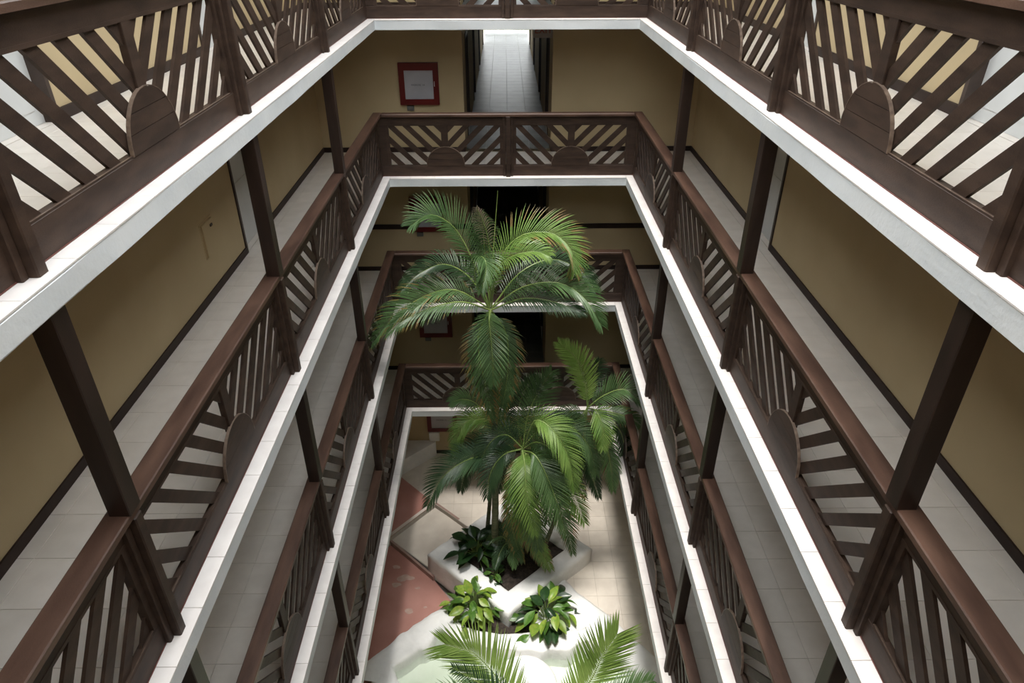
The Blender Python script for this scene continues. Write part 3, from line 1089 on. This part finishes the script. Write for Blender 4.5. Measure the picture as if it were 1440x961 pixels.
# pocket planter between the planter's front corner and the pond
zp = 0.16
lip_o = [tuple(on_z(*p, zp))[:2] for p in ((620, 884), (630, 896), (662, 903), (700, 912), (735, 913), (765, 917), (800, 912), (838, 896))]
lip_i = [tuple(on_z(*p, zp))[:2] for p in ((640, 868), (655, 880), (675, 886), (705, 890), (735, 888), (765, 888), (795, 888), (826, 880))]
pk = link('pocket_planter', None, None, (0, 0, 0))
tag(pk, 'low white curved plaster trough between the big planter and the pond', 'planter')
rim('lip', resample(lip_o, 48, 0.07, 8), resample(lip_i, 48, 0.05, 9), -0.42, zp, -0.1, pk, M['rough'], 0.015)
pts = [tuple(on_z(*p, 0.08))[:2] for p in ((640, 868), (655, 882), (705, 891), (765, 890), (795, 889), (826, 881))]
pts += [(1.0, 9.95), (-0.05, 9.1), (-1.2, 10.05)]
c_ = (sum(p[0] for p in pts) / len(pts), sum(p[1] for p in pts) / len(pts))
mb = MB()
mb.prism(ccw(pts), -0.3, 0.06, 'z')
rough_mesh('soil', mb, M['soil'], pk, 0.01, 6, 1, False)

# ------------------------------------------------------------------ palms


def bez(pts, t):
    """smooth curve through control points (Catmull-Rom)"""
    n = len(pts) - 1
    x = min(max(t, 0), 1) * n
    i = min(int(x), n - 1)
    u = x - i
    p1, p2 = pts[i], pts[i + 1]
    p0 = pts[i - 1] if i > 0 else p1 * 2 - p2
    p3 = pts[i + 2] if i + 2 <= n else p2 * 2 - p1
    return 0.5 * ((2 * p1) + (p2 - p0) * u + (2 * p0 - 5 * p1 + 4 * p2 - p3) * u * u + (3 * p1 - p0 - 3 * p2 + p3) * u ** 3)


def frond(parent, ctrl, length, mt, hint=(0, -0.35, 1), pairs=None, width=0.023, droop=0.42, lift=0.25, tip=0.30,
          start=0.10, tipmat=0.0, name='frond', label=None, sweep=0.9):
    """pinnate palm leaf: ctrl are 3-D points of its rachis; length is the longest leaflet"""
    ctrl = [Vector(c) for c in ctrl]
    Ln = sum((bez(ctrl, (i + 1) / 20) - bez(ctrl, i / 20)).length for i in range(20))
    pairs = pairs or max(18, int(Ln * (1 - start) / 0.036))
    mb = MB()
    K = 16
    pts = [bez(ctrl, i / K) for i in range(K + 1)]
    mb.tube(pts, [0.016 * (1 - 0.85 * i / K) for i in range(K + 1)], 5)
    mb.m = [2] * len(mb.f)
    hint = Vector(hint)
    for k in range(pairs):
        s = start + (1 - start) * (k + 0.5) / pairs
        p = bez(ctrl, s)
        T = (bez(ctrl, min(s + 0.02, 1)) - bez(ctrl, s - 0.02)).normalized()
        Nn = (hint - T * hint.dot(T))
        if Nn.length < 1e-3:
            Nn = Vector((0, 1, 0))
        Nn.normalize()
        S = T.cross(Nn)
        prof = min(1, 0.45 + 1.9 * (s - start)) * (1 - max(0, (s - 0.55) / 0.45) ** 1.6 * (1 - tip))
        for sd in (-1, 1):
            ln = length * 1.08 * prof * random.uniform(0.90, 1.06)
            an = math.radians(28 + 40 * s * sweep) + random.uniform(-0.05, 0.05)
            d = (S * sd * math.cos(an) + T * math.sin(an) + Nn * (lift + random.uniform(-.05, .05))).normalized()
            wv = width * (0.75 + 0.35 * prof)
            n0 = len(mb.v)
            q = p.copy()
            seg = 4
            step = ln / seg
            dd = d.copy()
            for j in range(seg + 1):
                f_ = j / seg
                ww = wv * (0.35, 1.0, 0.92, 0.62, 0.0)[j]
                side = dd.cross(Nn).normalized()
                up = side.cross(dd).normalized()
                if j < seg:
                    mb.v += [tuple(q - side * ww / 2 + up * ww * 0.22), tuple(q), tuple(q + side * ww / 2 + up * ww * 0.22)]
                else:
                    mb.v.append(tuple(q))
                q = q + dd * step
                dd = (dd + Vector((0, 0, -droop * (0.35 + f_ * 1.5)))).normalized()
            mi = 0
            tm = tipmat > 0 and random.random() < tipmat
            for j in range(seg - 1):
                a = n0 + 3 * j
                for z_ in (0, 1):
                    mb.f.append((a + z_, a + z_ + 1, a + z_ + 4, a + z_ + 3))
                    mb.m.append(1 if (tm and j >= 2) else mi)
            a = n0 + 3 * (seg - 1)
            e = n0 + 3 * seg
            mb.f += [(a, a + 1, e), (a + 1, a + 2, e)]
            mb.m += [1 if tm or (tipmat and random.random() < 0.4) else mi] * 2
    o = mb.build(name, [mt, M['frond_tip'], M['rachis']], parent, smooth=False)
    if label:
        o['label'] = label
    return o


def palm(label, base, crown, r0=0.05, bend=0.1, shaft=0.5):
    root = link('palm', None, None, tuple(base))
    tag(root, label, 'palm', 'palms growing in the court')
    b, c = Vector((0, 0, 0)), Vector(crown) - Vector(base)
    side = Vector((bend, 0, 0))
    pts = [b.lerp(c, t) + side * math.sin(math.pi * t) for t in [i / 12 for i in range(13)]]
    k = 9
    mb = MB()
    rad = []
    pp = []
    for i in range(61):
        t = i / 60 * 0.86
        pp.append(b.lerp(c, t) + side * math.sin(math.pi * t))
        rad.append(r0 * (1.25 - 0.5 * t) * (1.0 + (0.07 if i % 3 == 0 else 0)))
    mb.tube([tuple(p) for p in pp], rad, 10).build('trunk', M['trunk'], root, smooth=True)
    pp2 = [b.lerp(c, t) + side * math.sin(math.pi * t) for t in (0.85, 0.89, 0.93, 0.97, 1.0)]
    MB().tube([tuple(p) for p in pp2], [r0 * 0.95, r0 * 1.1, r0, r0 * .75, r0 * .4], 10).build('crownshaft', M['shaft'], root, smooth=True)
    return root, Vector(base)


def fr_px(root, base, pts, length, mt, **kw):
    """rachis control points given as (px, py, depth)"""
    c = [at_y(*p) - base for p in pts]
    return frond(root, c, length, mt, **kw)


# --- tall palm
base = Vector((-0.35, 10.75, TOPZ - 0.14))
cr = at_y(689, 436, 10.8)
root, b0 = palm('tallest palm, its wide arching crown in front of the third gallery', base, cr, 0.065, 0.05)
D, DK, BR, PA = M['frond'], M['frond_dark'], M['frond_bright'], M['frond_pale']
Q = lambda pts, ln, m, **k: fr_px(root, b0, pts, ln, m, **k)
Q([(689, 434, 10.8), (667, 372, 10.95), (640, 322, 11.0), (606, 302, 10.9), (577, 318, 10.7)], 0.52, D, hint=(0.3, -0.5, 1), droop=0.16)
Q([(691, 434, 10.8), (700, 372, 10.9), (730, 333, 10.9), (775, 328, 10.8), (803, 352, 10.7), (808, 385, 10.6)], 0.55, BR, hint=(-.2, -0.5, 1), droop=0.16, tipmat=.25)
Q([(691, 434, 10.7), (697, 385, 10.6), (718, 362, 10.45), (750, 354, 10.35), (771, 360, 10.3)], 0.42, BR, hint=(-.3, -0.4, 1))
Q([(687, 434, 10.7), (668, 392, 10.5), (674, 362, 10.35), (684, 372, 10.1), (678, 410, 9.9)], 0.42, D, hint=(0, -0.2, 1))
Q([(688, 434, 10.8), (640, 408, 10.7), (595, 418, 10.6), (555, 445, 10.5), (522, 486, 10.4)], 0.62, D, hint=(0.1, -.2, 1), tipmat=.12, droop=0.22)
Q([(688, 436, 10.6), (650, 425, 10.4), (610, 432, 10.3), (572, 448, 10.2), (545, 470, 10.15)], 0.46, D, hint=(0.1, -0.3, 1), tipmat=.15)
Q([(691, 434, 10.8), (735, 404, 10.7), (785, 398, 10.6), (822, 420, 10.5), (845, 458, 10.4)], 0.58, D, hint=(-.1, -0.3, 1), droop=0.22)
Q([(691, 434, 11.0), (730, 385, 11.3), (775, 365, 11.5), (815, 380, 11.5), (836, 410, 11.4)], 0.55, DK, hint=(-.1, -0.3, 1))
Q([(691, 436, 10.6), (735, 420, 10.5), (780, 425, 10.4), (820, 440, 10.3)], 0.42, DK, hint=(-.1, -0.3, 1))
Q([(690, 436, 10.7), (688, 452, 10.4), (692, 495, 10.1), (694, 540, 10.0)], 0.46, D, hint=(0, -1, 0.25), droop=0.12)
Q([(687, 438, 10.8), (672, 478, 10.7), (680, 530, 10.6), (694, 590, 10.6)], 0.52, D, hint=(0, -1, 0.2), tipmat=.5, droop=0.15)
Q([(692, 438, 10.8), (712, 470, 10.8), (714, 520, 10.75), (704, 590, 10.7)], 0.45, D, hint=(0, -1, 0.2), tipmat=.5, droop=0.15)
Q([(688, 432, 11.0), (660, 390, 11.3), (625, 372, 11.4), (590, 385, 11.4), (566, 408, 11.3)], 0.5, DK, hint=(.1, -0.4, 1))
Q([(689, 430, 10.9), (683, 372, 11.1), (680, 332, 11.1), (676, 300, 11.05)], 0.40, D, hint=(0, -0.9, 0.2), start=.3)
Q([(689, 428, 10.75), (690, 370, 10.75), (684, 325, 10.7), (670, 292, 10.6)], 0.34, M['frond_dry'], droop=.6, hint=(0, -0.9, 0.2), start=.50, width=.014, pairs=18,
  label='dried pale brown frond at the top of the crown')
sp = [at_y(*p) - b0 for p in ((689, 428, 10.8), (694, 350, 10.9), (700, 268, 11.0))]
MB().tube([tuple(p) for p in sp], [0.014, 0.012, 0.003], 6).build('spear_leaf', M['rachis'], root)

# --- middle palm
base = Vector((0.15, 10.65, TOPZ - 0.14))
cr = at_y(735, 632, 10.6)
root, b0 = palm('bushy middle palm with drooping fronds hanging over the diamond planter', base, cr, 0.06, 0.06)
Q = lambda pts, ln, m, **k: fr_px(root, b0, pts, ln, m, **k)
Q([(735, 632, 10.6), (742, 585, 10.8), (757, 552, 10.9), (776, 522, 10.95)], 0.55, D, hint=(0, -0.8, .5), droop=.12)
Q([(735, 632, 10.7), (728, 590, 10.9), (735, 555, 11.0), (752, 530, 11.0)], 0.45, DK, hint=(0, -0.8, .5))
Q([(732, 632, 10.6), (690, 640, 10.5), (655, 648, 10.4), (622, 672, 10.3), (601, 712, 10.2)], 0.55, DK, hint=(.1, -.4, 1), droop=.2)
Q([(732, 634, 10.9), (700, 622, 11.1), (665, 625, 11.2), (635, 648, 11.2)], 0.5, DK, hint=(.1, -.3, 1))
Q([(736, 630, 10.4), (752, 592, 10.2), (778, 606, 10.0), (800, 645, 9.9), (808, 690, 9.85)], 0.50, BR, hint=(0, -.6, 1), droop=.2)
Q([(735, 632, 10.5), (755, 622, 10.3), (778, 636, 10.1), (793, 668, 10.0), (795, 700, 9.95)], 0.46, D, hint=(.2, -.8, .6))
Q([(734, 640, 10.4), (735, 672, 10.1), (748, 720, 9.9), (757, 772, 9.85)], 0.56, D, hint=(0, -1, .3), droop=.14)
Q([(735, 640, 10.4), (722, 685, 10.2), (738, 740, 10.1), (768, 800, 10.05)], 0.44, BR, hint=(0, -1, .3), tipmat=.35, droop=.14)
Q([(737, 640, 10.4), (768, 672, 10.2), (792, 718, 10.05), (805, 778, 10.0)], 0.46, D, hint=(.1, -1, .3), tipmat=.15, droop=.14)
Q([(738, 640, 10.3), (760, 650, 10.0), (772, 690, 9.8), (770, 735, 9.7)], 0.46, D, hint=(0, -1, .4))
Q([(735, 645, 10.5), (720, 700, 10.4), (722, 750, 10.35), (735, 790, 10.3)], 0.36, D, hint=(0, -1, .3), tipmat=.5)
Q([(738, 638, 10.8), (770, 640, 11.0), (800, 660, 11.1), (822, 700, 11.1)], 0.45, DK, hint=(0, -.4, 1))
Q([(735, 630, 10.8), (705, 600, 11.0), (672, 590, 11.0), (645, 612, 11.0), (640, 640, 10.95)], 0.40, BR, hint=(0, -.5, 1))

Q([(736, 634, 10.3), (752, 640, 10.0), (768, 668, 9.8), (785, 712, 9.7), (796, 752, 9.7)], 0.52, D, hint=(.15, -1, .45), droop=.16)
Q([(735, 634, 10.3), (738, 655, 10.0), (741, 700, 9.75), (752, 752, 9.7)], 0.50, BR, hint=(0, -1, .45), droop=.16)
Q([(734, 630, 10.5), (712, 612, 10.5), (690, 622, 10.45), (672, 655, 10.4)], 0.46, DK, hint=(.1, -.6, .8))
Q([(734, 632, 10.4), (708, 640, 10.2), (690, 665, 10.1), (684, 700, 10.05)], 0.44, DK, hint=(.1, -.8, .6))
Q([(736, 628, 10.6), (765, 600, 10.6), (800, 600, 10.5), (828, 628, 10.4), (838, 668, 10.3)], 0.50, D, hint=(-.1, -.6, .9), droop=.2)
Q([(736, 632, 10.7), (712, 600, 10.9), (704, 572, 11.0), (712, 552, 11.0)], 0.42, D, hint=(0, -.8, .5))

Q([(736, 636, 10.4), (765, 655, 10.1), (800, 690, 9.95), (822, 735, 9.9)], 0.50, BR, hint=(.1, -1, .4), droop=.16, tipmat=.1)
Q([(735, 636, 10.4), (728, 670, 10.1), (745, 735, 9.95), (775, 800, 9.9)], 0.46, BR, hint=(.05, -1, .3), droop=.14, tipmat=.2)

# --- slender left palm behind
base = Vector((-0.55, 11.2, TOPZ - 0.14))
cr = at_y(690, 600, 11.3)
root, b0 = palm('small palm rising behind the trunk of the tallest palm, light fronds to the left', base, cr, 0.04, 0.05)
Q = lambda pts, ln, m, **k: fr_px(root, b0, pts, ln, m, **k)
Q([(690, 600, 11.3), (672, 570, 11.3), (652, 562, 11.25), (634, 566, 11.2)], 0.34, D, hint=(.1, -.6, .8))
Q([(690, 602, 11.2), (668, 588, 11.1), (650, 600, 11.0), (641, 628, 10.95)], 0.40, BR, hint=(.1, -.6, .8))
Q([(690, 600, 11.4), (700, 565, 11.5), (712, 548, 11.5), (728, 545, 11.5)], 0.38, D, hint=(0, -.6, .8))
Q([(690, 604, 11.2), (700, 625, 11.0), (705, 660, 10.9), (700, 690, 10.9)], 0.42, DK, hint=(0, -1, .4))
Q([(690, 604, 11.3), (720, 600, 11.2), (745, 612, 11.1), (760, 640, 11.0)], 0.42, D, hint=(0, -.6, .8))
Q([(690, 604, 11.3), (672, 630, 11.2), (655, 660, 11.1), (648, 690, 11.1)], 0.42, DK, hint=(0, -.8, .6))

# --- right palm
base = Vector((0.75, 10.95, TOPZ - 0.14))
cr = at_y(826, 573, 10.9)
root, b0 = palm('slender right palm with a bright upright frond beside the right side slab edge', base, cr, 0.04, 0.08)
Q = lambda pts, ln, m, **k: fr_px(root, b0, pts, ln, m, **k)
Q([(826, 573, 10.9), (823, 540, 11.0), (811, 506, 11.05), (786, 482, 11.05)], 0.42, PA, hint=(.2, -0.9, .3), droop=.08, lift=.15, width=.036)
Q([(826, 573, 11.0), (832, 545, 11.2), (838, 522, 11.25), (843, 505, 11.25)], 0.34, DK, hint=(0, -0.8, .5))
Q([(827, 573, 10.9), (850, 556, 10.9), (878, 548, 10.85), (903, 566, 10.8)], 0.42, D, hint=(-.1, -.6, .8), droop=.2)
Q([(826, 575, 10.8), (838, 578, 10.5), (847, 600, 10.3), (848, 632, 10.2)], 0.38, BR, hint=(0, -1, .5), droop=.14)
Q([(828, 575, 11.0), (858, 580, 11.1), (885, 588, 11.15), (908, 604, 11.15)], 0.36, D, hint=(-.1, -.6, .8), tipmat=.15)
Q([(825, 576, 10.8), (808, 600, 10.6), (802, 640, 10.5), (805, 680, 10.45)], 0.42, D, hint=(0, -1, .5))
Q([(828, 578, 10.9), (848, 610, 10.8), (858, 650, 10.75), (862, 690, 10.7)], 0.42, D, hint=(0, -.8, .6))
Q([(828, 578, 11.0), (868, 600, 11.2), (880, 640, 11.3), (882, 680, 11.3)], 0.34, DK, hint=(0, -.8, .6))
Q([(825, 578, 11.0), (800, 580, 11.1), (782, 598, 11.15), (775, 625, 11.15)], 0.36, D, hint=(0, -.7, .7))
Q([(825, 578, 10.9), (822, 620, 10.8), (830, 660, 10.75), (842, 700, 10.7)], 0.40, DK, hint=(0, -.8, .6))

# --- low palm inside the planter
base = Vector((0.02, 10.75, TOPZ - 0.14))
cr = base + Vector((0.0, 0.0, 0.30))
root = link('palm', None, None, tuple(base))
tag(root, 'low dark feathery young palm growing from the soil of the diamond planter', 'palm', 'palms growing in the court')
MB().tube([(0, 0, 0), (0, 0, .12), (0, 0, .3)], [0.05, 0.045, 0.03], 8).build('trunk', M['trunk'], root, smooth=True)
for i in range(10):
    an = i * 2.399
    L_ = random.uniform(0.45, 0.65)
    dx, dy = math.cos(an) * L_, math.sin(an) * L_
    frond(root, [(0, 0, .25), (dx * .35, dy * .35, .62), (dx * .8, dy * .8, .62), (dx * 1.15, dy * 1.15, .38)], 0.26,
          DK if i % 2 else D, hint=(0, 0, 1), width=.026)

# --- front palm in the pond
cr = at_y(768, 1015, 5.9)
base = Vector((cr.x + 0.02, cr.y + 0.1, -0.40))
root, b0 = palm('light green front palm cut off by the lower edge of the picture', base, cr, 0.07, 0.0)
Q = lambda pts, ln, m, **k: fr_px(root, b0, pts, ln, m, **k)
Q([(768, 1040, 5.9), (722, 985, 6.2), (694, 947, 6.4), (664, 918, 6.5), (626, 906, 6.5)], 0.72, PA, hint=(.15, -1, .45), lift=.05, droop=.03, width=.028, tip=.45)
Q([(772, 1040, 5.9), (805, 995, 6.2), (832, 955, 6.4), (848, 922, 6.5), (868, 892, 6.6)], 0.66, PA, hint=(-.1, -1, .45), lift=.05, droop=.03, width=.034, tip=.6)
Q([(768, 1030, 5.8), (720, 995, 5.9), (680, 965, 5.95), (636, 940, 5.9)], 0.36, DK, hint=(.3, -.4, 1))
Q([(772, 1030, 5.8), (830, 1000, 5.9), (880, 975, 5.95), (918, 958, 5.9)], 0.42, D, hint=(-.3, -.2, 1))
Q([(768, 1015, 5.7), (690, 1000, 5.6), (640, 990, 5.5), (600, 1000, 5.4)], 0.45, D)
Q([(772, 1015, 5.7), (850, 1005, 5.6), (900, 1000, 5.5), (950, 1015, 5.4)], 0.45, D)

# ------------------------------------------------------------------ broad leaved plants


def leaf_mesh(mt, ratio=0.42, curl=0.25):
    mb = MB()
    nx, ny = 7, 4
    prof = [0.10, 0.62, 0.92, 1.0, 0.86, 0.52, 0.04]
    for i in range(nx):
        t = i / (nx - 1)
        w = prof[i] * ratio / 2
        zc = -curl * t * t + 0.10 * t
        for j in range(ny + 1):
            u = j / ny * 2 - 1
            mb.v.append((t, u * w, zc + abs(u) * w * 0.35 + 0.01 * math.sin(t * 19) * abs(u)))
    for i in range(nx - 1):
        for j in range(ny):
            a = i * (ny + 1) + j
            mb.f.append((a, a + ny + 1, a + ny + 2, a + 1))
            mb.m.append(0)
    me = mb.mesh('leaf', mt)
    me.polygons.foreach_set('use_smooth', [True] * len(me.polygons))
    return me


LEAF = {k: [leaf_mesh(M[k], r, c) for r, c in ((0.50, .30), (0.58, .15), (0.44, .45))] for k in ('leaf_dark', 'leaf', 'leaf_light')}


def leafy(label, pos, n, spread, height, size, kinds, weights, lean=(0, 0)):
    root = link('leafy_plant', None, None, tuple(pos))
    tag(root, label, 'plant', 'broad leaved plants around the planter')
    st = MB()
    for i in range(n):
        an = i * 2.399963 + random.uniform(-.3, .3)
        f = math.sqrt((i + 0.5) / n)
        rr = spread * f * random.uniform(.30, .85)
        hz = height * (1 - 0.75 * f * f) + random.uniform(-.03, .03)
        p = Vector((rr * math.cos(an) + lean[0] * f, rr * math.sin(an) + lean[1] * f, hz))
        o = link('leaf', random.choice(LEAF[random.choices(kinds, weights)[0]]), root, tuple(p))
        s = size * random.uniform(.75, 1.15)
        o.scale = (s, s, s)
        o.rotation_euler = (random.uniform(-.6, .6), -0.55 + 0.9 * f + random.uniform(-.45, .45), an + random.uniform(-.9, .9))
        st.tube([(p.x * .1, p.y * .1, 0), (p.x * .5, p.y * .5, hz * .7), tuple(p)], [0.008, 0.006, 0.004], 4)
    st.build('stem', M['rachis'], root)
    return root


p1 = on_z(668, 772, TOPZ + 0.1)
leafy('dark green big-leaved plant on the left side of the diamond planter', (p1.x + .05, p1.y, TOPZ - 0.13), 46, 0.62, 0.50, 0.40,
      ['leaf_dark', 'leaf'], [9, 1])
p2 = on_z(700, 812, TOPZ + 0.05)
leafy('small-leaved green plant at the front corner of the diamond planter, below the dark one', (p2.x - .02, p2.y + .12, TOPZ - 0.13), 18, 0.30, 0.28, 0.20,
      ['leaf_dark', 'leaf', 'leaf_light'], [4, 4, 1], lean=(-.12, -.1))
p3 = on_z(667, 858, 0.15)
leafy('light green leafy plant in the left half of the low trough', (p3.x, p3.y, 0.06), 54, 0.66, 0.55, 0.31,
      ['leaf', 'leaf_light'], [5, 6])
p4 = on_z(768, 868, 0.15)
leafy('darker green leafy plant in the right half of the low trough', (p4.x, p4.y, 0.06), 58, 0.74, 0.52, 0.33,
      ['leaf_dark', 'leaf', 'leaf_light'], [4, 5, 3])
